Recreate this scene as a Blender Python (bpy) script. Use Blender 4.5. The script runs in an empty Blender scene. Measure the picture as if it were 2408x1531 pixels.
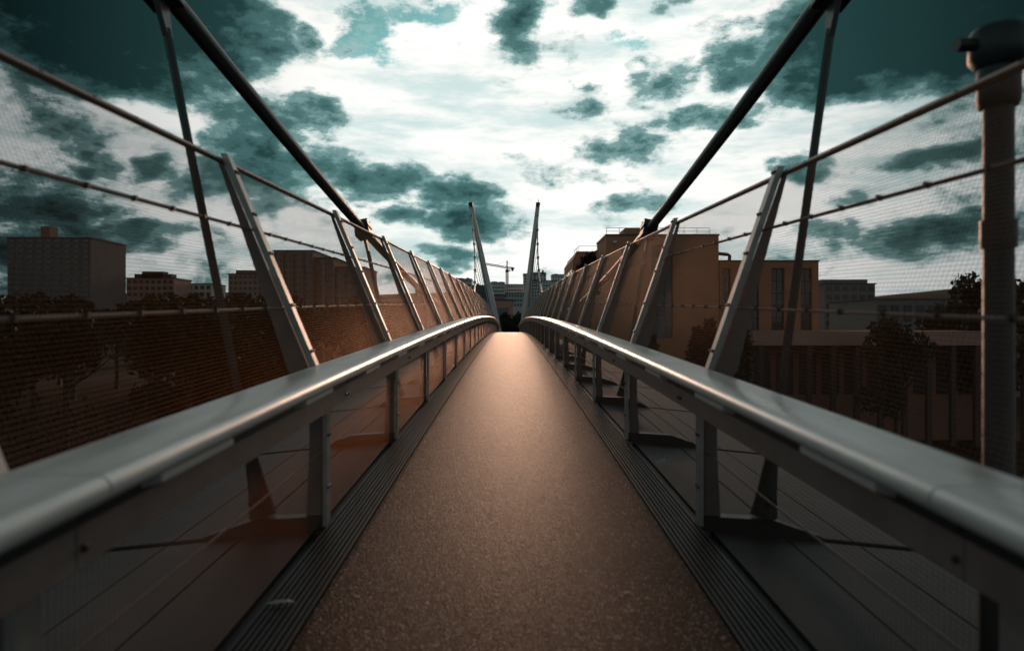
import bpy, bmesh, math, random
from mathutils import Vector, Matrix
R = math.radians
random.seed(7)
S = bpy.context.scene
COL = S.collection

# ------------------------------------------------------------------ camera
cam_d = bpy.data.cameras.new('camera')
cam = bpy.data.objects.new('camera', cam_d); COL.objects.link(cam)
cam.location = (0, 0, 0)                       # eye 1.6 m above the deck, 11.6 m above the ground
cam.rotation_euler = (R(90), 0, 0)
cam_d.sensor_width = 36; cam_d.lens = 23.9
cam_d.clip_start = 0.05; cam_d.clip_end = 6000
cam_d.dof.use_dof = True; cam_d.dof.focus_distance = 19.0; cam_d.dof.aperture_fstop = 1.3
S.camera = cam

# ------------------------------------------------------------------ sky and sun
SUN_AZ, SUN_EL = R(2.0), R(8)
sun_dir = Vector((math.sin(SUN_AZ)*math.cos(SUN_EL), math.cos(SUN_AZ)*math.cos(SUN_EL), math.sin(SUN_EL)))
W = bpy.data.worlds.new('World'); S.world = W; W.use_nodes = True

def build_world():
    nt = W.node_tree; N = nt.nodes; L = nt.links; N.clear()
    def link(a, b): L.new(a, b)
    def sock(v, inp):
        if hasattr(v, 'is_linked'): link(v, inp)
        else: inp.default_value = v
    def math_(op, a, b=None, c=None, clamp=False):
        n = N.new('ShaderNodeMath'); n.operation = op; n.use_clamp = clamp
        sock(a, n.inputs[0])
        if b is not None: sock(b, n.inputs[1])
        if c is not None: sock(c, n.inputs[2])
        return n.outputs[0]
    def vmath(op, a, b=None):
        n = N.new('ShaderNodeVectorMath'); n.operation = op
        sock(a, n.inputs[0])
        if b is not None: sock(b, n.inputs[1])
        return n.outputs['Value'] if op in ('LENGTH', 'DOT_PRODUCT') else n.outputs[0]
    def noise(vec, scale, detail, rough=.55, dist=0.0):
        n = N.new('ShaderNodeTexNoise'); n.inputs['Scale'].default_value = scale
        n.inputs['Detail'].default_value = detail; n.inputs['Roughness'].default_value = rough
        link(vec, n.inputs['Vector']); return n.outputs['Fac']
    def sstep(x, a, b):
        n = N.new('ShaderNodeMapRange'); n.interpolation_type = 'SMOOTHSTEP'
        sock(x, n.inputs['Value']); n.inputs['From Min'].default_value = a; n.inputs['From Max'].default_value = b
        return n.outputs['Result']
    def mixc(f, a, b):
        n = N.new('ShaderNodeMix'); n.data_type = 'RGBA'; sock(f, n.inputs[0]); sock(a, n.inputs[6]); sock(b, n.inputs[7])
        return n.outputs[2]
    tc = N.new('ShaderNodeTexCoord'); D = tc.outputs['Generated']
    sep = N.new('ShaderNodeSeparateXYZ'); link(D, sep.inputs[0])
    az = math_('ARCTAN2', sep.outputs[0], sep.outputs[1]); el = math_('ARCSINE', sep.outputs[2])
    Ds = vmath('MULTIPLY', D, (1, 1, 2.0))
    warp1 = noise(Ds, 7, 3, .62); warp2 = noise(vmath('ADD', Ds, (5.3, 1.7, 9.1)), 7, 3, .62)
    fine = noise(vmath('ADD', Ds, (2.3, 7.7, 1.1)), 15, 8, .66)
    big = noise(vmath('ADD', Ds, (8.1, 3.2, 4.4)), 3.2, 3, .55)
    cmb = N.new('ShaderNodeCombineXYZ')
    link(math_('ADD', az, math_('MULTIPLY_ADD', warp1, .13, -.065)), cmb.inputs[0])
    link(math_('ADD', el, math_('MULTIPLY_ADD', warp2, .09, -.045)), cmb.inputs[1])
    V = cmb.outputs[0]
    # individual dark cloud banks: azimuth, elevation, half extents (degrees), weight
    def bank(x, y, rx, ry, w=1.0):
        a = math.atan((x-1207)/1600); e = math.atan((765-y)/math.hypot(1600, x-1207))
        return (a, e, rx/1600*math.cos(a)**2, ry/1600*math.cos(a), w)
    banks = [bank(300, 20, 450, 200, 2.4), bank(540, 60, 160, 140, 1.8), bank(700, 90, 45, 40, .8), bank(620, 350, 140, 105), bank(730, 285, 95, 45), bank(560, 430, 150, 60, .9),
             bank(760, 385, 130, 45, .75), bank(880, 425, 130, 50), bank(1060, 450, 125, 36), bank(1105, 522, 115, 42), bank(940, 510, 70, 30, .7),
             bank(1228, 60, 62, 66, .95), bank(1400, 12, 55, 28, .9), bank(1595, 5, 60, 30, .9),
             bank(2120, 70, 430, 150, 2.4), bank(1760, 150, 110, 60, .9), bank(1560, 190, 80, 36, .7), bank(1680, 265, 190, 34, .7), bank(1400, 240, 80, 22, .5),
             bank(1480, 335, 110, 40, .6), bank(2250, 370, 230, 42, .9), bank(1890, 400, 80, 30, .8), bank(2020, 460, 80, 24, .6), bank(2260, 560, 260, 40, .7), bank(1960, 555, 90, 40, .6),
             bank(220, 362, 60, 28, .9), bank(345, 372, 75, 32, .9), bank(110, 480, 200, 60, .95), bank(300, 555, 280, 34, .9), bank(60, 590, 200, 50, .7),
             bank(1060, 600, 60, 22, .55), bank(1490, 480, 90, 20, .4)]
    acc = None
    for a, e, ra, re, w in banks:
        d = vmath('MULTIPLY', vmath('SUBTRACT', V, (a, e, 0)), (1/ra, 1/re, 0))
        v = math_('MULTIPLY', math_('SUBTRACT', 1.0, vmath('DOT_PRODUCT', d, d)), w)
        acc = v if acc is None else math_('MAXIMUM', acc, v)
    acc = math_('MAXIMUM', acc, -1.5)
    # angle away from the veiled sun: cloud lets less light through the farther off it is
    dots = vmath('DOT_PRODUCT', D, tuple(Vector((math.sin(SUN_AZ)*math.cos(R(17)), math.cos(SUN_AZ)*math.cos(R(17)), math.sin(R(17))))))
    away = sstep(math_('ARCCOSINE', dots), R(12), R(43))
    gen = math_('SUBTRACT', math_('MULTIPLY_ADD', big, 2.6, -1.75), math_('MULTIPLY_ADD', away, -.75, .35))
    over = sstep(el, R(20), R(48))
    dens = math_('MAXIMUM', acc, math_('MULTIPLY_ADD', over, .6, gen))
    mid = noise(vmath('ADD', Ds, (3.7, 6.1, 2.9)), 5.0, 3, .5)
    dens = math_('ADD', dens, math_('MULTIPLY_ADD', fine, 4.0, -2.0))
    dens = math_('ADD', dens, math_('MULTIPLY_ADD', mid, 1.8, -.9))
    def ramp(fac, stops):
        n = N.new('ShaderNodeValToRGB'); e = n.color_ramp.elements; n.color_ramp.interpolation = 'EASE'
        e[0].position = stops[0][0]; e[0].color = (*[c/10 for c in stops[0][1]], 1); e[1].position = stops[-1][0]; e[1].color = (*[c/10 for c in stops[-1][1]], 1)
        for p_, c in stops[1:-1]: q = e.new(p_); q.color = (*[v_/10 for v_ in c], 1)
        link(fac, n.inputs[0]); return n.outputs[0]
    tt = N.new('ShaderNodeMapRange'); link(dens, tt.inputs['Value']); tt.inputs['From Min'].default_value = -.7; tt.inputs['From Max'].default_value = 1.5
    cloud_near = ramp(tt.outputs[0], ((0, (6, 7.2, 7.1)), (.30, (4.0, 5.6, 5.5)), (.45, (1.9, 3.4, 3.35)), (.65, (.72, 1.75, 1.72)), (1, (.22, .66, .66))))
    cloud_far = ramp(tt.outputs[0], ((0, (2.0, 2.4, 2.4)), (.30, (1.1, 1.7, 1.7)), (.45, (.40, .82, .84)), (.65, (.11, .28, .30)), (1, (.015, .05, .06))))
    cloud = vmath('SCALE', mixc(away, cloud_near, cloud_far)); N[-1].inputs['Scale'].default_value = 10
    dark = sstep(tt.outputs[0], .08, .44)
    # bright veil
    streak = noise(vmath('MULTIPLY', vmath('ADD', D, (1.9, 4.2, 6.6)), (1, 1, 4.5)), 4.5, 5, .62)
    vb = math_('MULTIPLY_ADD', streak, .9, .62)
    bright = mixc(away, (10.6, 10.5, 10.1, 1), (4.0, 4.3, 4.3, 1))
    bright = mixc(math_('SUBTRACT', 1.0, sstep(streak, .34, .56)), bright, mixc(away, (6.4, 7.9, 7.8, 1), (2.2, 2.9, 2.9, 1)))
    sky = N.new('ShaderNodeTexSky'); sky.sky_type = 'NISHITA'; sky.sun_disc = False
    sky.sun_elevation = SUN_EL; sky.sun_rotation = SUN_AZ; sky.dust_density = 2.0; sky.air_density = 1.0
    bw = N.new('ShaderNodeRGBToBW'); link(sky.outputs[0], bw.inputs[0])
    clear = vmath('SCALE', (.27, .62, .62)); N[-1].inputs['Scale'].default_value = 1; link(bw.outputs[0], N[-1].inputs['Scale'])
    # gaps of open sky
    gacc = None
    for a, e, ra, re, w in [bank(850, 70, 95, 85), bank(900, 130, 70, 40, .7), bank(1000, 30, 110, 30, .8), bank(1200, 20, 110, 24, .4), bank(1490, 95, 60, 14, .5), bank(1530, 120, 70, 16, .4)]:
        d = vmath('MULTIPLY', vmath('SUBTRACT', V, (a, e, 0)), (1/ra, 1/re, 0))
        v = math_('MULTIPLY', math_('SUBTRACT', 1.0, vmath('DOT_PRODUCT', d, d)), w)
        gacc = v if gacc is None else math_('MAXIMUM', gacc, v)
    gap = sstep(math_('ADD', math_('MAXIMUM', gacc, -1.2), math_('MULTIPLY_ADD', fine, 5.0, -2.6)), -.1, .8)
    col = mixc(gap, bright, clear)
    col = mixc(dark, col, cloud)
    # below the horizon: dull ground tone
    col = mixc(sstep(sep.outputs[2], -.03, .0), (.25, .3, .3, 1), col)
    bg = N.new('ShaderNodeBackground'); link(col, bg.inputs[0]); bg.inputs[1].default_value = 0.1
    out = N.new('ShaderNodeOutputWorld'); link(bg.outputs[0], out.inputs[0])
build_world()
W.cycles.sampling_method = 'MANUAL'; W.cycles.sample_map_resolution = 1024

sd = bpy.data.lights.new('sun', 'SUN'); sd.energy = 1.5; sd.angle = R(10); sd.color = (1, .58, .38)
sun = bpy.data.objects.new('sun', sd); COL.objects.link(sun)
sun.rotation_euler = (-sun_dir).to_track_quat('-Z', 'Y').to_euler(); sun.location = sun_dir*100

S.view_settings.view_transform = 'Standard'; S.view_settings.look = 'None'
S.view_settings.exposure = 0; S.view_settings.gamma = 1; S.view_settings.use_curve_mapping = False
S.cycles.max_bounces = 3; S.cycles.diffuse_bounces = 2; S.cycles.glossy_bounces = 2; S.cycles.caustics_reflective = False; S.cycles.caustics_refractive = False; S.cycles.transparent_max_bounces = 8; S.cycles.use_denoising = True

# ------------------------------------------------------------------ helpers
def mat(name, col, rough=.6, metal=0.0, var=0.0, vscale=4.0, bump=0.0, bscale=60.0, col2=None, spec=.5, streak=None, stretch=None):
    m = bpy.data.materials.new(name); m.use_nodes = True
    nt = m.node_tree; b = nt.nodes['Principled BSDF']
    b.inputs['Base Color'].default_value = (*col, 1); b.inputs['Roughness'].default_value = rough
    b.inputs['Metallic'].default_value = metal; b.inputs['Specular IOR Level'].default_value = spec
    tc = nt.nodes.new('ShaderNodeTexCoord'); vec = tc.outputs['Object']
    if stretch:
        mp = nt.nodes.new('ShaderNodeMapping'); mp.inputs['Scale'].default_value = stretch
        nt.links.new(vec, mp.inputs[0]); vec = mp.outputs[0]
    if var or col2:
        n = nt.nodes.new('ShaderNodeTexNoise'); n.inputs['Scale'].default_value = vscale; n.inputs['Detail'].default_value = 7; n.inputs['Roughness'].default_value = .6
        nt.links.new(vec, n.inputs['Vector'])
        cr = nt.nodes.new('ShaderNodeValToRGB'); cr.color_ramp.elements[0].position = .32; cr.color_ramp.elements[1].position = .68
        c2 = col2 if col2 else tuple(min(1, c*(1+var)) for c in col)
        c1 = col if col2 else tuple(c*(1-var) for c in col)
        cr.color_ramp.elements[0].color = (*c1, 1); cr.color_ramp.elements[1].color = (*c2, 1)
        nt.links.new(n.outputs['Fac'], cr.inputs[0]); nt.links.new(cr.outputs[0], b.inputs['Base Color'])
        mr = nt.nodes.new('ShaderNodeMapRange'); mr.inputs['To Min'].default_value = max(.05, rough-.1); mr.inputs['To Max'].default_value = min(1, rough+.1)
        nt.links.new(n.outputs['Fac'], mr.inputs['Value']); nt.links.new(mr.outputs[0], b.inputs['Roughness'])
    if bump:
        n2 = nt.nodes.new('ShaderNodeTexNoise'); n2.inputs['Scale'].default_value = bscale; n2.inputs['Detail'].default_value = 4
        nt.links.new(vec, n2.inputs['Vector'])
        bp = nt.nodes.new('ShaderNodeBump'); bp.inputs['Strength'].default_value = bump; bp.inputs['Distance'].default_value = .02
        nt.links.new(n2.outputs['Fac'], bp.inputs['Height']); nt.links.new(bp.outputs[0], b.inputs['Normal'])
    return m

class MB:
    def __init__(s): s.v = []; s.f = []
    def add(s, vs, fs):
        o = len(s.v); s.v += [tuple(p) for p in vs]; s.f += [tuple(i+o for i in f) for f in fs]; return s
    def box(s, x0, x1, y0, y1, z0, z1):
        return s.add([(x0,y0,z0),(x1,y0,z0),(x1,y1,z0),(x0,y1,z0),(x0,y0,z1),(x1,y0,z1),(x1,y1,z1),(x0,y1,z1)],
                     [(0,3,2,1),(4,5,6,7),(0,1,5,4),(1,2,6,5),(2,3,7,6),(3,0,4,7)])
    def hexa(s, a, b):            # two quads, joined
        return s.add(list(a)+list(b), [(0,3,2,1),(4,5,6,7),(0,1,5,4),(1,2,6,5),(2,3,7,6),(3,0,4,7)])
    def sweep(s, rings):          # closed rings of equal length
        n = len(rings[0]); vs = [p for r in rings for p in r]; fs = []
        for k in range(len(rings)-1):
            for i in range(n):
                j = (i+1) % n; fs.append((k*n+i, k*n+j, (k+1)*n+j, (k+1)*n+i))
        fs.append(tuple(range(n-1, -1, -1))); fs.append(tuple((len(rings)-1)*n+i for i in range(n)))
        return s.add(vs, fs)
    def tube(s, pts, rad, n=8):
        pts = [Vector(p) for p in pts]; rings = []
        for i, p in enumerate(pts):
            t = (pts[min(i+1, len(pts)-1)]-pts[max(i-1, 0)]).normalized()
            u = t.cross(Vector((0, 0, 1)));
            if u.length < 1e-3: u = t.cross(Vector((1, 0, 0)))
            u.normalize(); w = u.cross(t)
            r = rad[i] if isinstance(rad, (list, tuple)) else rad
            rings.append([p+u*(r*math.cos(2*math.pi*k/n))+w*(r*math.sin(2*math.pi*k/n)) for k in range(n)])
        return s.sweep(rings)
    def mesh(s, name, m, smooth=False):
        me = bpy.data.meshes.new(name); me.from_pydata(s.v, [], s.f); me.materials.append(m)
        bm = bmesh.new(); bm.from_mesh(me); bmesh.ops.recalc_face_normals(bm, faces=bm.faces); bm.to_mesh(me); bm.free()
        if smooth:
            me.polygons.foreach_set('use_smooth', [True]*len(me.polygons))
            try: me.set_sharp_from_angle(angle=R(40))
            except Exception: pass
        return me
    def obj(s, name, m, parent=None, smooth=False, kind=None):
        return mk(name, s.mesh(name, m, smooth), parent, kind)
def mk(name, me, parent=None, kind=None):
    o = bpy.data.objects.new(name, me); COL.objects.link(o)
    if parent is not None: o.parent = parent
    if kind: o['kind'] = kind
    return o
def tag(o, label, cat, group=None):
    o['label'] = label; o['category'] = cat
    if group: o['group'] = group
    return o
def thing(name, label, cat, loc=(0, 0, 0), group=None):
    o = bpy.data.objects.new(name, None); COL.objects.link(o); o.location = loc; o.empty_display_size = .3
    return tag(o, label, cat, group)
def bevel(o, w=.006, seg=2):
    b = o.modifiers.new('bevel', 'BEVEL'); b.width = w; b.segments = seg; b.limit_method = 'ANGLE'; b.angle_limit = R(35); return o

# ------------------------------------------------------------------ materials
def path_material():
    m = bpy.data.materials.new('red_brown_asphalt'); m.use_nodes = True; nt = m.node_tree; b = nt.nodes['Principled BSDF']; N = nt.nodes; L = nt.links
    tc = N.new('ShaderNodeTexCoord'); v = tc.outputs['Object']
    big = N.new('ShaderNodeTexNoise'); big.inputs['Scale'].default_value = 2.2; big.inputs['Detail'].default_value = 9; big.inputs['Roughness'].default_value = .72; L.new(v, big.inputs['Vector'])
    vor = N.new('ShaderNodeTexVoronoi'); vor.inputs['Scale'].default_value = 120; L.new(v, vor.inputs['Vector'])
    ramp = N.new('ShaderNodeValToRGB'); e = ramp.color_ramp.elements
    e[0].position = 0; e[0].color = (.016, .0085, .0065, 1); e[1].position = 1; e[1].color = (.75, .62, .54, 1)
    for p, c in ((.45, (.032, .0135, .010)), (.80, (.052, .0225, .0165)), (.92, (.10, .056, .043))):
        x = e.new(p); x.color = (*c, 1)
    sepc = N.new('ShaderNodeSeparateColor'); L.new(vor.outputs['Color'], sepc.inputs[0]); L.new(sepc.outputs[0], ramp.inputs[0])
    mx = N.new('ShaderNodeMix'); mx.data_type = 'RGBA'; mx.blend_type = 'MULTIPLY'; mx.inputs[0].default_value = .6
    r2 = N.new('ShaderNodeValToRGB'); r2.color_ramp.elements[0].position = .3; r2.color_ramp.elements[0].color = (.38, .38, .40, 1); r2.color_ramp.elements[1].position = .7; r2.color_ramp.elements[1].color = (1.3, 1.22, 1.15, 1)
    L.new(big.outputs['Fac'], r2.inputs[0]); L.new(ramp.outputs[0], mx.inputs[6]); L.new(r2.outputs[0], mx.inputs[7]); L.new(mx.outputs[2], b.inputs['Base Color'])
    bp = N.new('ShaderNodeBump'); bp.inputs['Strength'].default_value = .8; bp.inputs['Distance'].default_value = .007
    L.new(vor.outputs['Distance'], bp.inputs['Height']); L.new(bp.outputs[0], b.inputs['Normal'])
    rr = N.new('ShaderNodeMapRange'); rr.inputs['To Min'].default_value = .58; rr.inputs['To Max'].default_value = .38
    L.new(sepc.outputs[1], rr.inputs['Value']); L.new(rr.outputs[0], b.inputs['Roughness'])
    b.inputs['Specular IOR Level'].default_value = .02; b.inputs['Specular Tint'].default_value = (1, .66, .52, 1)
    b.inputs['Sheen Weight'].default_value = .15; b.inputs['Sheen Roughness'].default_value = .26; b.inputs['Sheen Tint'].default_value = (1, .60, .45, 1)
    return m
M = {}
M['path'] = path_material()
M['steel'] = mat('brushed_rail_steel', (.74, .74, .72), .31, .1, var=.2, vscale=3.0, stretch=(3, .45, 3), bump=.05, bscale=14)
M['fascia'] = mat('painted_fascia', (.27, .21, .188), .42, .15, var=.14, vscale=5)
M['post'] = mat('galvanised_post', (.40, .38, .36), .45, .45, var=.18, vscale=9)
M['fin'] = mat('post_fin_paint', (.24, .185, .17), .55, .1, var=.15, vscale=5)
M['mesh'] = mat('bronze_wire', (.135, .078, .057), .42, 1.0, var=.25, vscale=1.5)
M['mesh'].node_tree.nodes['Principled BSDF'].inputs['Specular Tint'].default_value = (.43, .33, .275, 1)
M['tension'] = mat('tension_wire', (.26, .18, .15), .5, .5, var=.2, vscale=8)
M['grate'] = mat('dark_grating', (.020, .026, .027), .5, 0, var=.3, vscale=10, spec=.25)
M['girder'] = mat('girder_paint', (.022, .026, .028), .7, 0, var=.25, vscale=1.4, spec=.2)
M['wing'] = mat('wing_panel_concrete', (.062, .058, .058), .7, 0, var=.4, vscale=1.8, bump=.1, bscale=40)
M['dark'] = mat('dark_steel', (.028, .036, .037), .45, .3, var=.2, vscale=7)
M['cable'] = mat('cable_sheath', (.036, .046, .047), .42, .2, var=.2, vscale=5)
M['pylon'] = mat('pylon_paint', (.70, .70, .70), .5, 0, var=.10, vscale=1.2)
M['pylon_shaded'] = mat('pylon_side_shade', (.33, .33, .33), .55, 0, var=.14, vscale=1.2)  # darker copy of the pylon paint, side shade put into the colour
M['bolt'] = mat('bolt_steel', (.05, .045, .042), .4, .6)
M['cover'] = mat('light_cover', (.62, .58, .55), .35, .1, var=.08)
M['leaf_litter'] = mat('litter', (.13, .19, .17), .6)
M['paper'] = mat('paper', (.6, .62, .6), .7)

# ------------------------------------------------------------------ bridge geometry
H0 = 1.6
def deckz(y): return -H0 + .0425*y - .00043*y*y
def cx(y): return .03 - .0043*y
def P(side, u, h, y): return Vector((cx(y)+side*u, y, deckz(y)+h))
BAY = 3.05; Y0 = 4.88
POSTS = [Y0+BAY*i for i in range(-2, 28)]
YS, YE = POSTS[0]-2.5, POSTS[-1]+.6

bridge = thing('footbridge_deck', 'arched footbridge deck with red-brown path between dark gratings', 'bridge', (0, 0, 0))
ys = [YS+(YE+6-YS)*i/80 for i in range(81)]
prof = [(-3.02, -.24), (-1.33, -.07), (1.33, -.07), (3.02, -.24), (3.02, -.32), (1.1, -.95), (-1.1, -.95), (-3.02, -.32)]
MB().sweep([[P(1, u, h, y) for u, h in prof] for y in ys]).obj('girder', M['girder'], bridge)
pr = [(-1.03, -.06), (-1.03, -.004), (-1.0, .0), (1.0, .0), (1.03, -.004), (1.03, -.06)]
ys2 = [YS+(YE+6-YS)*i/160 for i in range(161)]
MB().sweep([[P(1, u, h, y) for u, h in pr] for y in ys2]).obj('path_surface', M['path'], bridge)
for s in (-1, 1):
    # grating: long ribs lying side by side
    for k in range(9):
        u = 1.045+k*.031
        MB().sweep([[P(s, u+a, h, y) for a, h in ((0, -.066), (.019, -.066), (.019, -.004-.002*(k % 2)), (0, -.004-.002*(k % 2)))] for y in ys]).obj('grating_rib', M['grate'], bridge)
    for i in range(len(POSTS)-1):
        a, b = POSTS[i]+.05, POSTS[i+1]-.05
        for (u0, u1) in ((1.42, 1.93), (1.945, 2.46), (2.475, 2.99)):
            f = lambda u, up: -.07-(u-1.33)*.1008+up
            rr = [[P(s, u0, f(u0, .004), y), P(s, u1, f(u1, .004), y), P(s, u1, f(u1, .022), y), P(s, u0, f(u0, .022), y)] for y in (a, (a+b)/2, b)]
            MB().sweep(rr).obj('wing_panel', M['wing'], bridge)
    for i, y in enumerate(POSTS):
        if y < -1: continue
        q = [(1.36, -.06), (1.36, .05), (1.85, .02), (2.2, -.10), (2.2, -.16)]
        MB().sweep([[P(s, u, h, yy) for u, h in q] for yy in (y-.045, y+.045)]).obj('outrigger', M['dark'], bridge)

# handrails -----------------------------------------------------------------
SIDE = {-1: 'left', 1: 'right'}
def rail_profile():
    pts = [(1.41, 1.035), (1.41, 1.085), (1.40, 1.092), (1.17, 1.092)]
    for k in range(6):
        t = k/5*math.pi*.72; pts.append((1.135-.035*math.sin(t), 1.054+.035*math.cos(t)))
    pts += [(1.135, 1.012), (1.17, 1.018), (1.18, 1.035)]
    return pts
RP = rail_profile()
bolt_mb = MB()
bolt_mb.sweep([[(r*math.cos(a*math.pi/3), r*math.sin(a*math.pi/3), z) for a in range(6)] for r, z in ((.013, 0), (.013, .009), (.007, .013))])
bolt_me = bolt_mb.mesh('bolt', M['bolt'])
def place_bolt(parent, p, n):
    o = mk('bolt', bolt_me, parent); o.location = p; o.rotation_euler = Vector(n).to_track_quat('Z', 'Y').to_euler(); return o
for s in (-1, 1):
    hr = thing('handrail', ('wide pale steel handrail along the left side of the path', 'wide pale steel handrail along the right side of the path')[s > 0], 'handrail', (0, 0, 0), 'handrails of the footbridge')
    for i in range(len(POSTS)-1):
        a, b = POSTS[i]+.004, POSTS[i+1]-.004
        yy = [a, (a*2+b)/3, (a+2*b)/3, b]; up = .03 if s < 0 else 0
        MB().sweep([[P(s, u, h+up, y) for u, h in RP] for y in yy]).obj('rail_segment', M['steel'], hr, True)
        fp = [(1.195, .835), (1.195, 1.03), (1.21, 1.036), (1.225, 1.036), (1.225, .85), (1.26, .85), (1.26, .835)]
        MB().sweep([[P(s, u, h+up, y) for u, h in fp] for y in yy]).obj('fascia_plate', M['fascia'], hr)
        # under-rail slots: their shade as a dark-coloured strip, light covers in between
        MB().sweep([[P(s, u, h, y) for u, h in ((1.185, .955+up), (1.1935, .955+up), (1.1935, 1.034+up), (1.185, 1.034+up))] for y in (a, b)]).obj('slot_shade_strip', M['dark'], hr)
        for t in (.30, 1.82):
            MB().sweep([[P(s, u, h, y) for u, h in ((1.118, .990+up), (1.183, .972+up), (1.184, 1.012+up), (1.118, 1.016+up))] for y in (a+t, a+t+.55)]).obj('light_cover', M['cover'], hr)
        if POSTS[i] > 0 and i < 14:
            for dh in (.885, .975):
                place_bolt(hr, P(s, 1.195, dh+up, POSTS[i]+.03), (-s, 0, 0))
                place_bolt(hr, P(s, 1.195, dh+up, POSTS[i+1]-.03), (-s, 0, 0))

# mesh fences ---------------------------------------------------------------
TOPU = {-1: 2.07, 1: 1.92}; TOPH = {-1: 2.57, 1: 2.48}
KU, KH = 1.405, .99
def fence_u(s, h):             # inner face of the fence at height h
    if h <= .9: return 1.36
    if h < KH: return 1.36+(KU-1.36)*(h-.9)/(KH-.9)
    return KU+(TOPU[s]-KU)*(h-KH)/(TOPH[s]-KH)
def ribbon_wire(mb, a, b, r):
    a = Vector(a); b = Vector(b); t = (b-a).normalized(); u = t.cross(Vector((.31, .2, .93)));  u.normalize(); w = u.cross(t)
    ring = lambda p: [p+u*(r*math.cos(k*2.0944))+w*(r*math.sin(k*2.0944)) for k in range(3)]
    mb.add(ring(a)+ring(b), [(0, 1, 4, 3), (1, 2, 5, 4), (2, 0, 3, 5)])
for s in (-1, 1):
    fn = thing('mesh_fence', ('outward-leaning bronze wire mesh fence on the left side of the bridge', 'outward-leaning bronze wire mesh fence on the right side of the bridge')[s > 0], 'fence', (0, 0, 0), 'mesh fences of the footbridge')
    for i, y in enumerate(POSTS):
        top = TOPH[s]+.06
        post = MB()
        # inner bar: vertical below the handrail, leaning above
        for (h0, h1) in ((-.02, .96),):
            post.sweep([[P(s, fence_u(s, h)+du, h, y+dy) for du, dy in ((-.035, -.05), (-.035, .05), (-.008, .05), (-.008, -.05))] for h in (h0, .9)])
        post.sweep([[P(s, fence_u(s, h)+du, h, y+dy) for du, dy in ((-.055, -.04), (-.055, .04), (-.008, .04), (-.008, -.04))] for h in (.905, KH, (KH+top)/2, top)])
        po = post.obj('fence_post', M['post'], fn)
        fin = MB()
        fin.sweep([[P(s, fence_u(s, h)+.012, h, y-.012), P(s, fence_u(s, h)+w, h, y-.012), P(s, fence_u(s, h)+w, h, y+.012), P(s, fence_u(s, h)+.012, h, y+.012)]
                   for h, w in ((-.07, .13), (.5, .10), (.88, .10), (.93, .13), (KH+.1, .17), ((KH+top)/2, .10), (top-.03, .04))])
        fin.obj('fin', M['fin'], po)
        cap = MB().sweep([[P(s, fence_u(s, h)+du, h, y+dy) for du, dy in ((-.05, -.07), (-.05, .07), (.0, .07), (.0, -.07))] for h in (-.07, -.022)])
        cap.obj('base_plate', M['dark'], po)
        if 0 <= i-2 < 9:
            for h in (.25, .62, 1.22, 1.55, 1.92, 2.2, 2.5):
                off = .035 if h < .9 else .055
                for dy in ((-.022, .022) if i < 6 else (0,)):
                    place_bolt(po, P(s, fence_u(s, h)-off, h, y+dy), (-s, 0, .3))
    for i in range(len(POSTS)-1):
        a, b = POSTS[i]+.0, POSTS[i+1]-.0
        mb = MB(); pitch = .0195
        # lower, vertical panel and upper, leaning panel
        for (h0, h1) in ((.02, .95), (.96, TOPH[s])):
            slant = math.hypot(h1-h0, fence_u(s, h1)-fence_u(s, h0)); n = int(slant/pitch)
            for k in range(n+1):
                h = h0+(h1-h0)*k/n
                ribbon_wire(mb, P(s, fence_u(s, h), h, a), P(s, fence_u(s, h), h, b), .0017)
            nv = int(BAY/.030)
            for k in range(nv):
                y = a+(b-a)*(k+.5)/nv
                hh = (h0, h1) if h0 > .5 else (h0, .9, h1)
                for q in range(len(hh)-1):
                    ribbon_wire(mb, P(s, fence_u(s, hh[q])+.004, hh[q], y), P(s, fence_u(s, hh[q+1])+.004, hh[q+1], y), .0010)
        mb.obj('wire_mesh', M['mesh'], fn, kind='stuff')
    for h, r in ((TOPH[s]+.01, .021), (2.09, .011), (1.53, .009), (.5, .006)):
        MB().tube([P(s, fence_u(s, h)+.016, h, y) for y in POSTS], r, 6).obj('top_rail' if r > .02 else 'tension_wire', M['tension'], fn, True)
    for i in range(len(POSTS)-1):                   # small ties holding the mesh to the wires
        if not 1 <= i < 6: continue
        tm = MB()
        for h in (TOPH[s]+.01, 2.09, 1.53):
            for k in range(1, 8):
                p = P(s, fence_u(s, h)+.012, h, POSTS[i]+BAY*k/8)
                tm.box(p.x-.014, p.x+.014, p.y-.01, p.y+.01, p.z-.014, p.z+.014)
        tm.obj('wire_tie', M['bolt'], fn, kind='stuff')

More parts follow.
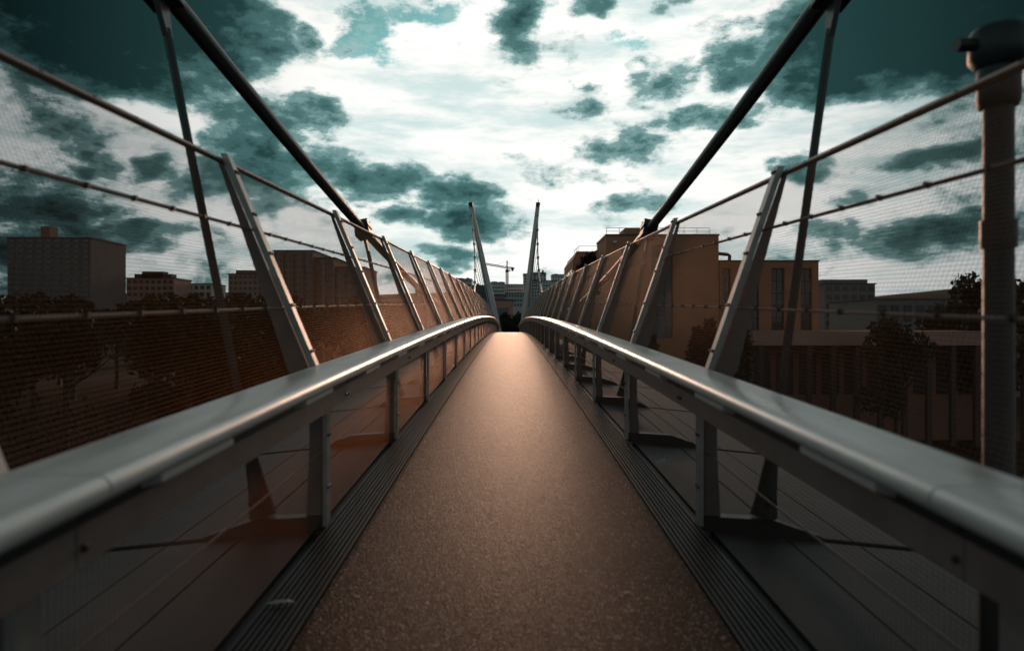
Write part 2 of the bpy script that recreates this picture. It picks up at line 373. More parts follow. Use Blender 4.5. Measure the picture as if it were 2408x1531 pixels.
# suspension cables ---------------------------------------------------------
PYL_Y = 88.5
def cable_z(y): return .52+.0040*(y-27.0)**2
CA = {-1: (2.06, .191), 1: (2.09, .108)}
def cable_p(s, y):
    z = cable_z(y); a, b = CA[s]
    return Vector((-.0043*y + s*(a+b*z), y, z))
for s in (-1, 1):
    cb = thing('suspension_cable', ('thick dark suspension cable with hangers outside the left fence', 'thick dark suspension cable with hangers outside the right fence')[s > 0], 'cable', (0, 0, 0), 'suspension cables of the footbridge')
    MB().tube([cable_p(s, -24+(PYL_Y-.3+24)*k/90) for k in range(91)], .072, 14).obj('main_cable', M['cable'], cb, True)
    for i, y in enumerate(POSTS):
        if i % 2 or y < -4: continue
        p = cable_p(s, y); t = (cable_p(s, y+.2)-cable_p(s, y-.2)).normalized()
        if p.z < deckz(y)+.3: continue
        base = P(s, 1.80, .06, y)
        dn = (base-p).normalized(); side = t.cross(dn).normalized(); up = -(dn - t*dn.dot(t)).normalized()
        cl = None
        for (q0, q1) in ((.012, .125), (-.135, -.004)):
            c = MB()
            fr = lambda l, w, q: p+t*l+side*w+up*q
            for (l0, l1, w) in ((-.17, .17, .12),):
                c.hexa([fr(l0, -w, q0), fr(l1, -w, q0), fr(l1, w, q0), fr(l0, w, q0)], [fr(l0, -w*.92, q1), fr(l1, -w*.92, q1), fr(l1, w*.92, q1), fr(l0, w*.92, q1)])
            o = bevel(c.obj('clamp_half', M['dark'], cb), .012, 2)
        for l in (-.1, .1):
            for w in (-.098, .098):
                bo = mk('bolt', bolt_me, cb); bo.location = p+t*l+side*w+up*.122; bo.rotation_euler = up.to_track_quat('Z', 'Y').to_euler(); bo.scale = (1.3, 1.3, 1.6)
        lug = MB(); e = p+dn*.42
        lug.hexa([p+dn*.10+t*.10+side*.02, p+dn*.10-t*.10+side*.02, p+dn*.10-t*.10-side*.02, p+dn*.10+t*.10-side*.02],
                 [e+t*.035+side*.02, e-t*.035+side*.02, e-t*.035-side*.02, e+t*.035-side*.02])
        lug.obj('clamp_lug', M['dark'], cb)
        L = (base-p).length
        hang = MB().tube([p+dn*.36, p+dn*(L*.5), base-dn*.50], .032 if y < 40 else .026, 8).obj('hanger_rod', M['cable'], cb, True)
        sk = MB().tube([base-dn*.78, base-dn*.74, base-dn*.46, base-dn*.40, base-dn*.12, base+dn*.02], [.030, .038, .038, .044, .072, .095], 10)
        sk.obj('socket', M['dark'], hang, True)
        MB().tube([base-dn*.10-Vector((0, .13, 0)), base-dn*.10+Vector((0, .13, 0))], .035, 8).obj('pin', M['bolt'], hang, True)

# pylons --------------------------------------------------------------------
def pix(x, y, Y): return Vector(((x-1207.5)/1600*Y, Y, (765-y)/1600*Y))
for s in (-1, 1):
    topc = cable_p(s, PYL_Y)+Vector((0, .25, .25)); basec = pix(1178, 800, PYL_Y) if s < 0 else pix(1232, 800, PYL_Y)
    basec.y = topc.y; 
    base2 = basec+(basec-topc).normalized()*9.0
    py = thing('bridge_pylon', ('pale grey tapered steel pylon leaning outward left of the path end', 'pale grey tapered steel pylon leaning outward right of the path end')[s > 0], 'pylon', base2, 'pylons at the far end of the footbridge')
    ax = (topc-base2); Lg = ax.length; ax.normalize(); sx = Vector((1, 0, 0)); sx = (sx-ax*sx.dot(ax)).normalized(); sy = ax.cross(sx)
    def ring(f, w0, w1, d0, d1): 
        c = ax*(Lg*f); k = (1-f)
        W0 = (.20+.34*k)
        return [c+sx*(W0*w0)+sy*(W0*d0), c+sx*(W0*w1)+sy*(W0*d0), c+sx*(W0*w1)+sy*(W0*d1), c+sx*(W0*w0)+sy*(W0*d1)]
    inner = -s
    w0, w1 = (-.55, 1.25) if s < 0 else (-1.25, .55)
    bevel(MB().sweep([ring(f, w0, w1, -1.1, 1.1) for f in (0, .35, .7, .985)]).obj('mast', M['pylon'], py), .02, 2)
    v0, v1 = (-.95, -.551) if s < 0 else (.551, .95)
    MB().sweep([ring(f, v0, v1, -.7, .7) for f in (0, .35, .7, .985)]).obj('mast_web', M['pylon_shaded'], py)
    v0, v1 = (-1.25, -.951) if s < 0 else (.951, 1.25)
    MB().sweep([ring(f, v0, v1, -1.0, 1.0) for f in (0, .35, .7, .985)]).obj('outer_flange', M['pylon'], py)
    tp = ax*Lg
    hd = MB(); c = tp
    hd.hexa([c+sx*a+sy*b-ax*.55 for a, b in ((-.24, -.24), (.24, -.24), (.24, .24), (-.24, .24))], [c+sx*a+sy*b+ax*.12 for a, b in ((-.28, -.26), (.28, -.26), (.28, .26), (-.28, .26))])
    bevel(hd.obj('cable_saddle', M['dark'], py), .03)
    MB().tube([c+ax*.1, c+ax*.42, c+ax*.46, c+ax*.75], [.05, .05, .02, .015], 6).obj('lightning_rod', M['dark'], py)
    ft = MB().box(-1.1, 1.1, -1.1, 1.1, -1.5, .4); ft.obj('footing', M['wing'], py)

# ------------------------------------------------------------------ ground and hill
G = -10.0
M['ground'] = mat('brown_earth', (.014, .012, .009), .95, 0, vscale=.12, col2=(.035, .021, .011), bump=.3, bscale=2, spec=.05)
M['hill'] = mat('wooded_hill', (.020, .028, .022), .95, 0, vscale=.05, col2=(.045, .045, .028), bump=1.0, bscale=.3, spec=.05)
g = MB()
gx = [-3000, -600, -150, -60, -20, 20, 60, 150, 600, 3000]; gy = [-400, -60, -10, 20, 60, 120, 250, 600, 1500, 4500]
g.add([(x, y, G) for y in gy for x in gx], [(j*10+i, j*10+i+1, (j+1)*10+i+1, (j+1)*10+i) for j in range(9) for i in range(9)])
gr = g.obj('ground', M['ground']); gr['kind'] = 'structure'
h = MB(); nx, ny = 90, 14
hv = []
rh = random.Random(3)
ph = [(rh.uniform(.004, .02), rh.uniform(0, 6)) for _ in range(6)]
for j in range(ny+1):
    for i in range(nx+1):
        x = -1500+3000*i/nx; y = 430+700*j/ny; t = j/ny
        top = 34+sum(3.0*math.sin(a*x+b) for a, b in ph)
        hv.append((x, y, G-.5+(top-G)*(math.sin(t*math.pi)**.8 if t > 0 and t < 1 else 0)+rh.uniform(0, 1.5)))
h.add(hv, [(j*(nx+1)+i, j*(nx+1)+i+1, (j+1)*(nx+1)+i+1, (j+1)*(nx+1)+i) for j in range(ny) for i in range(nx)])
ho = h.obj('hill', M['hill']); ho['kind'] = 'structure'

# ------------------------------------------------------------------ buildings
M['ochre'] = mat('ochre_render', (.52, .225, .13), .85, 0, var=.10, vscale=.6, bump=.1, bscale=30)
M['ochre2'] = mat('pink_render', (.50, .27, .22), .85, 0, var=.12, vscale=.5)
M['coping'] = mat('dark_coping', (.10, .07, .06), .6)
M['glass'] = mat('window_glass', (.035, .055, .065), .12, 0, spec=.6)
M['frame'] = mat('window_frame', (.06, .06, .06), .5)
M['grey'] = mat('grey_render', (.44, .49, .49), .85, 0, var=.12, vscale=.3)
M['pale'] = mat('pale_render', (.74, .76, .75), .85, 0, var=.10, vscale=.3)
M['bluegrey'] = mat('blue_grey_cladding', (.15, .19, .20), .7, 0, var=.15, vscale=.3)
M['brown'] = mat('brown_render', (.40, .25, .21), .85, 0, var=.14, vscale=.3)
M['brown2'] = mat('red_brown_render', (.30, .14, .105), .85, 0, var=.14, vscale=.3)
M['slate2'] = mat('dark_grey_render', (.15, .13, .125), .85, 0, var=.14, vscale=.3)
M['slate'] = mat('slate_roof', (.06, .062, .065), .8, 0, var=.2, vscale=.5)
M['pillar'] = mat('dark_pillar', (.07, .05, .045), .8)
M['rail'] = mat('roof_rail', (.4, .36, .33), .5, .3)
def bxx(x, Y): return (x-1207.5)/1600*Y
def bzz(y, Y): return (765-y)/1600*Y
_pane = {}
def pane(parent, x, y, z, w, hh, m='glass', name='window', d=.06):
    k = (round(w, 2), round(hh, 2), m, d)
    if k not in _pane: _pane[k] = MB().box(-w/2, w/2, -d/2, d/2, -hh/2, hh/2).mesh('window', M[m])
    o = mk(name, _pane[k], parent); o.location = (x, y, z); return o
def facade(parent, m, x0, x1, yf, yb, zt, strips, rows, colsn, zb=G):
    """block with recessed vertical window strips in the camera-facing wall"""
    w = MB(); c = x0; rec = .28
    za = strips[0][2] if strips else None; zz = strips[0][3] if strips else None
    if strips:
        for (a, b, lo, hi) in strips:
            w.box(c, a, yf, yf+.4, lo, hi); c = b
        w.box(c, x1, yf, yf+.4, za, zz)
        w.box(x0, x1, yf, yf+.4, zz, zt); w.box(x0, x1, yf, yf+.4, zb, za)
        w.box(x0, x1, yf+.4, yb, zb, zt)
    else: w.box(x0, x1, yf, yb, zb, zt)
    w.obj('wall', M[m], parent)
    MB().box(x0-.06, x1+.06, yf-.06, yb+.06, zt, zt+.14).obj('roof_coping', M['coping'], parent)
    for (a, b, lo, hi) in strips:
        ph_ = (hi-lo)/rows; pw = (b-a)/colsn
        for r in range(rows):
            for q in range(colsn):
                o = pane(parent, a+(q+.5)*pw, yf+.34, lo+(r+.5)*ph_, pw-.07, ph_-.09, 'glass' if (r*7+q*3+int(a)) % 5 else 'bluegrey', 'window_pane', .05)
        fr = MB()
        for q in range(colsn+1): fr.box(a+q*pw-.03, a+q*pw+.03, yf+.27, yf+.395, lo, hi)
        for r in range(rows+1): fr.box(a+.031, b-.031, yf+.29, yf+.39, lo+r*ph_-.045, lo+r*ph_+.045)
        fr.obj('window_frame', M['frame'], parent)

# the large ochre building on the right
ob = thing('ochre_building', 'large orange-brown building with stepped roofs behind the right fence', 'building', (0, 0, 0))
Yb = 60
facade(ob, 'ochre', bxx(1429, Yb), bxx(1694, Yb), Yb, Yb+6.5, bzz(554, Yb), [(bxx(1536, Yb), bxx(1586, Yb), bzz(795, Yb), bzz(576, Yb))], 8, 3)
facade(ob, 'ochre', bxx(1696.5, 61.5), bxx(1929, 61.5), 61.5, 72, bzz(615, 61.5), [(bxx(a, 61.5), bxx(b, 61.5), bzz(776, 61.5), bzz(630, 61.5)) for a, b in ((1700, 1722), (1766, 1789), (1818, 1849), (1887, 1914))], 5, 2)
w = MB().box(8.31, 18.2, 66.51, 73.5, G, 5.6); w.obj('terrace_block', M['ochre'], ob)
wing = MB(); wing.sweep([[Vector((6.6, y, G)), Vector((18.2, y, G)), Vector((18.2, y, 7.9)), Vector((7.0, y, 7.9)), Vector((6.6, y, 7.2))] for y in (73.51, 86)])
wo = wing.obj('rear_wing', M['ochre'], ob)
for k in range(6):
    for fl in range(4):
        o = pane(ob, 6.585, 75+1.9*k, 5.4-2.7*fl, .06, 1.5, 'glass', 'window', .9)
MB().box(7.0, 18.26, 73.45, 86.06, 7.9, 8.0).obj('roof_coping', M['coping'], ob)
hx = MB().box(bxx(1473, 62), bxx(1519, 62), 62.2, 65.5, bzz(553, 60)+.15, bzz(534, 62)); bevel(hx.obj('roof_box', M['ochre'], ob), .15, 3)
rl = MB(); zt = bzz(554, Yb)+.14
for x in [8.4+1.15*k for k in range(9)]: rl.tube([(x, Yb+.5, zt), (x, Yb+.5, zt+.62)], .022, 5)
for dz in (.32, .62): rl.tube([(8.4, Yb+.5, zt+dz), (17.6, Yb+.5, zt+dz)], .022, 5)
rl.obj('roof_railing', M['rail'], ob)
rl = MB()
for y in (74, 76, 78): rl.tube([(7.2, y, 8.0), (7.2, y, 8.6)], .025, 5)
rl.tube([(7.2, 73.8, 8.6), (7.2, 79, 8.6)], .025, 5); rl.tube([(7.2, 73.8, 8.6), (10.4, 73.8, 8.6)], .025, 5)
rl.obj('roof_railing', M['rail'], ob)
pl = MB().box(7.6, 8.3, 67.0, 73.4, 5.0, 6.1); pl.obj('planter', M['grey'], ob)
aw = MB().hexa([(8.35, 66.6, 7.3), (8.35, 71, 7.3), (8.35, 71, 7.4), (8.35, 66.6, 7.4)], [(7.5, 66.6, 6.95), (7.5, 71, 6.95), (7.5, 71, 7.03), (7.5, 66.6, 7.03)]); aw.obj('awning', M['coping'], ob)
zt2 = bzz(615, 61.5)+.14
MB().tube([(bxx(1697, 61), 61.9, zt2+.05), (bxx(1697, 61), 61.9, zt2+.52), (bxx(1702, 61), 61.9, zt2+.62), (bxx(1722, 61), 61.9, zt2+.55), (bxx(1727, 61), 61.9, zt2+.45), (bxx(1727, 61), 61.9, zt2-.1)], .16, 8).obj('roof_duct', M['dark'], ob, True)
la = MB().box(bxx(1445, Yb), bxx(1445, Yb)+.3, Yb-.25, Yb, 7.25, 7.45); la.obj('wall_lamp', M['pale'], ob)

lb = thing('low_arcade', 'low pinkish arcade with dark shop bays at the foot of the ochre building', 'building', (0, 0, 0))
MB().box(bxx(1770, 57), 44, 56.5, 61.2, -1.65, -.45).obj('wall_band', M['ochre2'], lb)
MB().box(bxx(1770, 57), 44, 59.4, 61.2, G, -1.651).obj('back_wall', M['brown2'], lb)
for k in range(12): MB().box(20.6+2.0*k, 21.0+2.0*k, 56.6, 57.0, G, -1.651).obj('pillar', M['pillar'], lb)
for k in range(11): pane(lb, 21.8+2.0*k, 59.34, -4.2, 1.5, 3.6, 'glass', 'shop_window', .08)

def block(label, name, m, x0, x1, yt, Y, depth=14, floors=6, cols=8, yb=None, win='glass', extras=(), balcony=False, group=None, cat='apartment block', stripes=None):
    X0, X1, zt = bxx(x0, Y), bxx(x1, Y), bzz(yt, Y)
    b = thing(name, label, cat, ((X0+X1)/2, Y, G), group)
    z0 = bzz(yb, Y) if yb else G
    def loc(o): o.location = o.location-Vector(((X0+X1)/2, Y, G)); return o
    loc(MB().box(X0, X1, Y, Y+depth, G, zt).obj('wall', M[m], b))
    loc(MB().box(X0-.2, X1+.2, Y-.2, Y+depth+.2, zt, zt+.012*Y*.12).obj('roof', M['slate'], b))
    fh = (zt-z0)/floors; cw = (X1-X0)/cols
    for f in range(floors):
        for c in range(cols):
            loc(pane(b, X0+(c+.5)*cw, Y-.02, z0+(f+.52)*fh, round(cw*.55, 1), round(fh*.55, 1), win, 'window', .3))
        if balcony: loc(MB().box(X0+.3, X1-.3, Y-1.1, Y-.201, z0+f*fh-.1, z0+f*fh+fh*.30).obj('balcony', M['pale'], b))
    if stripes:
        for c in range(0, cols+1, 2):
            xx = X0+c*cw
            loc(MB().box(max(X0+.02, xx-cw*.22), min(X1-.02, xx+cw*.22), Y-.55, Y-.01, G, zt-.4).obj('facade_stripe', M[stripes], b))
    for (a, c, t, mm) in extras:
        loc(MB().box(bxx(a, Y), bxx(c, Y), Y+2, Y+6, zt+.1, bzz(t, Y)).obj('roof_housing', M[mm], b))
    return b
# centre, far: seen between the pylons
block('dark teal apartment slab with stepped roof left of the left pylon', 'apartment_block', 'grey', 1070, 1112, 657, 420, floors=6, cols=10, yb=715, extras=((1100, 1105, 652, 'slate'), (1078, 1092, 653, 'slate')), balcony=True)
block('low grey slab between the stepped apartments and the left pylon', 'apartment_block', 'bluegrey', 1112.5, 1157, 672, 430, floors=4, cols=10, yb=715, extras=((1124, 1130, 666, 'slate'),))
block('long balconied apartment slab behind the construction crane', 'apartment_block', 'pale', 1157.5, 1190, 665, 420, floors=6, cols=8, yb=715, extras=((1160, 1172, 661, 'slate'), (1178, 1186, 661.5, 'slate')), balcony=True)
block('lower balconied slab to the right of the construction crane', 'apartment_block', 'pale', 1190.5, 1234, 670, 432, floors=5, cols=10, yb=715, extras=((1205, 1222, 667, 'slate'),), balcony=True)
block('tall pale tower block right behind the right pylon', 'tower_block', 'pale', 1234.5, 1288, 645, 400, floors=10, cols=7, yb=715, extras=((1256, 1288, 639, 'pale'), (1268, 1272, 635, 'slate'), (1278, 1283, 634, 'pale')))
block('wide pale balconied slab in front of the tower block', 'apartment_block', 'pale', 1247, 1312, 661, 370, floors=7, cols=10, yb=715, extras=((1252, 1270, 657, 'slate'), (1290, 1300, 658.5, 'slate')), balcony=True)
block('pale tower block at the top of the right fence line', 'tower_block', 'pale', 1302, 1346, 647, 410, floors=8, cols=7, yb=715, extras=((1308, 1316, 643, 'slate'), (1330, 1336, 643.5, 'slate'), (1301, 1307, 653, 'grey')))
block('grey building with dark square windows between the pylons', 'building', 'grey', 1193, 1238, 690, 230, floors=3, cols=7, yb=722, extras=((1218, 1230, 684, 'pale'),), cat='building')
pk = block('windowless salmon-pink building between the pylons above the dark trees', 'building', 'ochre2', 1160, 1210, 706, 160, floors=1, cols=1, yb=790, cat='building')
pk2 = block('small gabled pink house behind the salmon-pink building', 'house', 'ochre2', 1167, 1192, 695, 175, floors=1, cols=3, yb=707, cat='house', extras=((1178, 1186, 691, 'ochre2'),))
# left, behind the mesh
block('dark tall block with a chimney at the far left', 'tower_block', 'slate2', 20, 216, 560, 220, depth=20, floors=11, cols=9, yb=700, extras=((88, 110, 530, 'brown2'),))
block('low dome-topped grey building left of the first hanger', 'building', 'brown', 300, 412, 655, 260, floors=3, cols=8, yb=700, extras=((312, 400, 643, 'slate'), (330, 380, 637, 'slate')), cat='building')
block('small grey building beside the first left hanger', 'building', 'grey', 415, 500, 668, 280, floors=2, cols=6, yb=700, cat='building')
block('brownish block left of the first left fence post', 'apartment_block', 'brown', 540, 643, 645, 240, floors=5, cols=9, yb=710, extras=((552, 635, 634, 'brown2'),))
block('tall red-brown striped apartment block behind the left fence', 'apartment_block', 'brown', 646, 740, 590, 150, floors=9, cols=8, yb=720, extras=((655, 730, 586.5, 'slate'),), stripes='brown2')
block('middle step of the striped apartment block behind the left fence', 'apartment_block', 'brown2', 740.6, 790, 607, 151, floors=8, cols=4, yb=720, extras=((760, 775, 602, 'brown'),), stripes='brown')
block('lowest step of the striped apartment block behind the left fence', 'apartment_block', 'brown', 790.6, 860, 629, 152, floors=7, cols=6, yb=720, stripes='brown2')
# right, far
block('dark blue-grey flat-roofed block right of the ochre building', 'office block', 'bluegrey', 1944, 2062, 668, 120, floors=5, cols=6, yb=770, extras=((1950, 2058, 655, 'bluegrey'),), cat='office block')
block('long low blue-grey hall at the far right behind the fence', 'hall', 'bluegrey', 2064, 2420, 704, 95, floors=1, cols=12, yb=770, cat='hall')

# ------------------------------------------------------------------ construction crane
M['crane'] = mat('crane_orange', (.38, .16, .09), .6, .2); M['crane_w'] = mat('crane_white', (.5, .47, .45), .6, .1)
cr = thing('tower_crane', 'orange lattice tower crane rising between the pylons', 'crane', (bxx(1196, 360), 360, G))
def lattice(parent, name, m, a, b, wdt, n, r):
    a = Vector(a); b = Vector(b); t = (b-a).normalized(); u = t.cross(Vector((0, 1, 0))).normalized(); v = t.cross(u); k = MB()
    c = [(u*i+v*j)*wdt/2 for i, j in ((-1, -1), (1, -1), (1, 1), (-1, 1))]
    for q in c: k.tube([a+q, b+q], r, 4)
    for i in range(n):
        p0 = a+(b-a)*(i/n); p1 = a+(b-a)*((i+1)/n)
        for e in range(4):
            f = (e+1) % 4; k.tube([p0+c[e], p1+c[f]] if i % 2 else [p0+c[f], p1+c[e]], r*.7, 3); k.tube([p1+c[e], p1+c[f]], r*.7, 3)
    return k.obj(name, m, parent)
zr = lambda y: bzz(y, 360)-G
xr = lambda x: bxx(x, 360)-bxx(1196, 360)
lattice(cr, 'mast', M['crane_w'], (0, 0, 0), (0, 0, zr(668)), 1.3, 20, .14)
lattice(cr, 'mast', M['crane'], (0, 0, zr(668)), (0, 0, zr(640)), 1.25, 8, .15)
lattice(cr, 'jib', M['crane'], (xr(1199), 0, zr(629.5)), (xr(1147), 0, zr(620.5)), .95, 22, .085)
lattice(cr, 'counter_jib', M['crane'], (xr(1196), 0, zr(629)), (xr(1213), 0, zr(631)), .9, 6, .1)
lattice(cr, 'apex', M['crane'], (0, 0, zr(640)), (0, 0, zr(613)), .6, 8, .1)
MB().box(xr(1206), xr(1211), -.7, .7, zr(637), zr(629)).obj('counterweight', M['dark'], cr)
MB().box(-.9, .9, -1.4, .6, zr(640), zr(634)).obj('slewing_unit', M['dark'], cr)
MB().box(xr(1200.5), xr(1203.5), -.8, .6, zr(638), zr(634.5)).obj('cab', M['dark'], cr)
MB().tube([(0, 0, zr(613)), (xr(1170), 0, zr(623.5))], .05, 4).obj('tie_bar', M['dark'], cr)
MB().tube([(0, 0, zr(613)), (xr(1209), 0, zr(629))], .05, 4).obj('tie_bar', M['dark'], cr)

# overhead wires
for k, (y, r) in enumerate(((741, .035), (746.5, .035))):
    o = MB().tube([(-14+2.0*i, 132+k, bzz(y, 132)-.12*math.sin(math.pi*i/14)) for i in range(15)], r, 4).obj('overhead_wire', M['dark'])
    tag(o, ('upper overhead wire crossing in front of the salmon-pink building', 'lower overhead wire crossing in front of the salmon-pink building')[k], 'wire', 'overhead wires beyond the bridge')

# lamp mast at the right edge
lmp = P(1, 2.13, -.14, 3.0); zt = bzz(60, 3.0)-lmp.z
lm = thing('lamp_mast', 'dark lamp mast with a bulky head at the right edge outside the fence', 'lamp', lmp)
MB().tube([(0, 0, 0), (0, 0, .6), (0, 0, .62), (0, 0, zt-.30)], [.075, .075, .062, .060], 16).obj('column', M['dark'], lm, True)
MB().tube([(0, 0, zt-.98), (0, 0, zt-.86)], .072, 16).obj('collar', M['bolt'], lm, True)
MB().tube([(0, 0, zt-.36), (0, 0, zt-.34), (0, 0, zt-.20), (0, 0, zt-.185)], [.075, .085, .085, .08], 16).obj('lamp_neck', M['dark'], lm, True)
MB().tube([(0, 0, zt-.186), (0, 0, zt-.15), (0, 0, zt-.04), (0, 0, zt-.015), (0, 0, zt)], [.09, .118, .118, .10, .04], 16).obj('lamp_head', M['dark'], lm, True)
MB().tube([(-.185, 0, zt-.085), (-.11, 0, zt-.085)], .03, 10).obj('camera_stub', M['dark'], lm, True)
MB().box(-.1, .1, -.1, .1, -.02, .03).obj('base_plate', M['dark'], lm)

# ------------------------------------------------------------------ trees
def leafmat(name, c1, c2):
    m = mat(name, c1, .75, 0, vscale=.9, col2=c2, spec=.2); return m
M['bark'] = mat('bark', (.05, .04, .032), .9, 0, var=.3, vscale=6)
M['autumn'] = leafmat('autumn_leaves', (.022, .013, .007), (.066, .032, .011))
M['olive'] = leafmat('olive_leaves', (.014, .015, .009), (.036, .029, .013))
M['green'] = leafmat('dark_green_leaves', (.013, .022, .016), (.036, .046, .026))
def crown_mesh(name, m, rnd, hgt, rad, n, shape='broad', leaf=.28):
    mb = MB(); lobes = []
    if shape == 'broad':
        for _ in range(14):
            a = rnd.uniform(0, 6.28); r = rad*rnd.uniform(.15, .7); z = hgt*rnd.uniform(.38, .88)
            lobes.append((r*math.cos(a), r*math.sin(a), z, rad*rnd.uniform(.28, .5)))
    else:
        for k in range(12):
            t = k/11; z = hgt*(.12+.85*t); w = rad*(1-t)**.7+.15
            lobes.append((rnd.uniform(-.2, .2)*w, rnd.uniform(-.2, .2)*w, z, w*.85))
    for _ in range(n):
        x, y, z, r = rnd.choice(lobes)
        if shape == 'tall':
            t = rnd.random()**1.4; z = hgt*(.08+.92*t); r = rad*((1-t)**.75*min(1, t*6+.35)+.05)*(1+.25*math.sin(9*t+x*7)); x *= .5; y *= .5
        d = Vector((rnd.gauss(0, 1), rnd.gauss(0, 1), rnd.gauss(0, 1))).normalized()*r*rnd.uniform(.5, 1.08)
        c = Vector((x, y, z))+Vector((d.x, d.y, d.z*.8))
        q = Matrix.Rotation(rnd.uniform(0, 6.28), 3, Vector((rnd.gauss(0, 1), rnd.gauss(0, 1), rnd.gauss(0, 1))).normalized())
        s = leaf*rnd.uniform(.5, 1.3)
        mb.add([c+q @ Vector(p)*s for p in ((-1, -.35, 0), (0, -.6, .15), (1, 0, 0), (.1, .6, .12))], [(0, 1, 2, 3)])
    me = bpy.data.meshes.new(name); me.from_pydata(mb.v, [], mb.f); me.materials.append(m); return me
def trunk_mesh(name, rnd, hgt, rad):
    mb = MB(); mb.tube([(0, 0, 0), (.1, 0, hgt*.3), (0, .1, hgt*.6), (0, 0, hgt*.85)], [hgt*.028, hgt*.022, hgt*.014, hgt*.005], 8)
    for k in range(7):
        a = rnd.uniform(0, 6.28); z = hgt*rnd.uniform(.28, .6); l = rad*rnd.uniform(.5, .85)
        mb.tube([(0, 0, z), (l*.5*math.cos(a), l*.5*math.sin(a), z+l*.35), (l*math.cos(a), l*math.sin(a), z+l*.8)], [hgt*.011, hgt*.008, hgt*.003], 5)
    return mb.mesh(name, M['bark'], True)
rt = random.Random(11)
KT = {}
for k, (m, hh, rr_, n, sh) in {'autumn': ('autumn', 11, 4.2, 3200, 'broad'), 'olive': ('olive', 11.5, 4.4, 3200, 'broad'), 'green': ('green', 12, 4.2, 3600, 'broad'), 'cypress': ('green', 10, 1.5, 2600, 'tall')}.items():
    KT[k] = (crown_mesh('crown', M[m], rt, hh, rr_, n, sh, .30 if sh == 'broad' else .2), trunk_mesh('trunk', rt, hh, rr_), hh)
def tree(kind, label, x, y, top, group=None, wide=1.0):
    cm, tm, hh = KT[kind]; sc = (top-G)/hh
    t = thing('cypress_tree' if kind == 'cypress' else 'tree', label, 'tree', (x, y, G), group)
    t.rotation_euler.z = rt.uniform(0, 6.28)
    for nme, me in (('trunk', tm), ('crown', cm)):
        o = mk(nme, me, t); o.scale = (sc*wide, sc*wide, sc)
    return t
for k in range(46):
    Y = rt.uniform(45, 130); x = bxx(rt.uniform(-350, 930), Y)
    if x > -12: x = -12-rt.uniform(0, 5)
    tree(rt.choice(['autumn', 'olive', 'olive', 'green']), 'brown and olive tree in the wooded strip below the left fence', x, Y, bzz(rt.uniform(676, 708), Y), 'trees in the strip left of the bridge')
for k, (x, yt, Y, kd) in enumerate(((1183, 742, 108, 'green'), (1200, 728, 118, 'green'), (1216, 735, 112, 'green'), (1232, 727, 122, 'olive'), (1192, 752, 98, 'olive'), (1210, 756, 97, 'olive'), (1228, 748, 99, 'green'), (1172, 740, 121, 'green'), (1246, 738, 120, 'green'), (1262, 732, 126, 'green'))):
    tree(kd, 'dark tree in the clump beyond the end of the path', bxx(x, Y), Y, bzz(yt, Y), 'dark trees beyond the path end', .55)
for k, (x, yt, Y, lab) in enumerate(((1535, 792, 46, 'short dark cypress below the window strip of the ochre building'), (1643, 770, 45, 'dark cypress in front of the plain ochre wall, left one of two'), (1672, 752, 46, 'taller dark cypress in front of the plain ochre wall, right one of two'), (1745, 752, 44, 'dark cypress between the ochre block and its lower wing'))):
    tree('cypress', lab, bxx(x, Y), Y, bzz(yt, Y), 'cypresses in front of the ochre building', 1.25)
for x, yt, Y, lab in ((2330, 622, 58, 'tall dark tree under the lamp mast at the right edge'), (2460, 640, 62, 'dark tree cut off by the right edge of the view'), (2240, 690, 75, 'smaller dark tree left of the lamp mast'), (2110, 735, 52, 'small dark tree in front of the low blue-grey hall')):
    tree('green', lab, bxx(x, Y), Y, bzz(yt, Y), wide=.7)
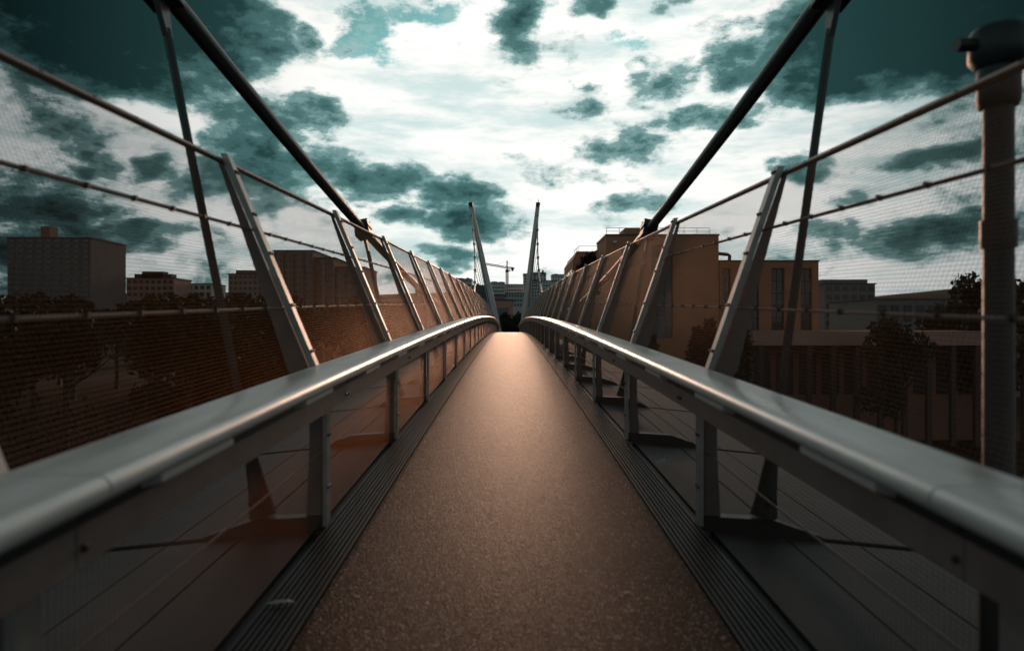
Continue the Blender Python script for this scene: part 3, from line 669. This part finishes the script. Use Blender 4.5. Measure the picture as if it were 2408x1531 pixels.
# hedge on the roof terrace
hm = MB(); rr2 = random.Random(5)
hd = thing('terrace_hedge', 'dark shaggy planting on the roof terrace of the ochre building', 'plant', (7.9, 70, 6.0))
for _ in range(1800):
    c = Vector((rr2.gauss(0, .35), rr2.uniform(-3.2, 3.2), abs(rr2.gauss(0, .45))+.1*rr2.random())); q = Matrix.Rotation(rr2.uniform(0, 6.28), 3, Vector((rr2.gauss(0, 1), rr2.gauss(0, 1), rr2.gauss(0, 1))).normalized())
    hm.add([c+q @ Vector(p)*.16 for p in ((-1, -.35, 0), (0, -.6, .15), (1, 0, 0), (.1, .6, .12))], [(0, 1, 2, 3)])
me = bpy.data.meshes.new('foliage'); me.from_pydata(hm.v, [], hm.f); me.materials.append(M['olive']); mk('foliage', me, hd)
# undergrowth
ug = MB()
for _ in range(9000):
    t = rr2.random(); Y = 4+75*t; side = -1 if rr2.random() < .62 else 1
    x = side*rr2.uniform(9, 22+Y*.75)
    if side > 0 and Y > 40: continue
    hgt = 1.4+1.2*math.sin(x*.35+1)*math.sin(Y*.27); c = Vector((x, Y, G+max(.1, hgt)*rr2.random()))
    q = Matrix.Rotation(rr2.uniform(0, 6.28), 3, Vector((rr2.gauss(0, 1), rr2.gauss(0, 1), rr2.gauss(0, 1))).normalized()); s = rr2.uniform(.15, .4)
    ug.add([c+q @ Vector(p)*s for p in ((-1, -.35, 0), (0, -.6, .15), (1, 0, 0), (.1, .6, .12))], [(0, 1, 2, 3)])
me = bpy.data.meshes.new('undergrowth'); me.from_pydata(ug.v, [], ug.f); me.materials.append(M['autumn'])
o = mk('undergrowth', me, None, 'stuff'); tag(o, 'rusty brown undergrowth on the ground below the bridge', 'undergrowth')

# ------------------------------------------------------------------ small things on the deck
lf = MB(); c = P(-1, 1.22, .006, 3.55); LS = .62
lf.add([c+Vector(p)*LS for p in ((-.13, -.02, 0), (-.05, -.05, .012), (.06, -.035, .02), (.12, .0, .006), (.05, .035, .018), (-.06, .03, .01))], [(0, 1, 5), (1, 2, 4, 5), (2, 3, 4)])
lo = lf.obj('fallen_leaf', M['leaf_litter']); sm = lo.modifiers.new('solid', 'SOLIDIFY'); sm.thickness = .003
tag(lo, 'pale green leaf lying on the left grating', 'leaf')
lf = MB(); c = P(1, 1.46, -.03, 6.7)
lf.add([c+Vector(p) for p in ((-.05, -.03, 0), (.03, -.04, .02), (.06, .03, .05), (-.03, .05, .02))], [(0, 1, 2, 3)])
lo = lf.obj('paper_scrap', M['paper']); sm = lo.modifiers.new('solid', 'SOLIDIFY'); sm.thickness = .003
tag(lo, 'small white paper scrap at the foot of the right fence', 'litter')
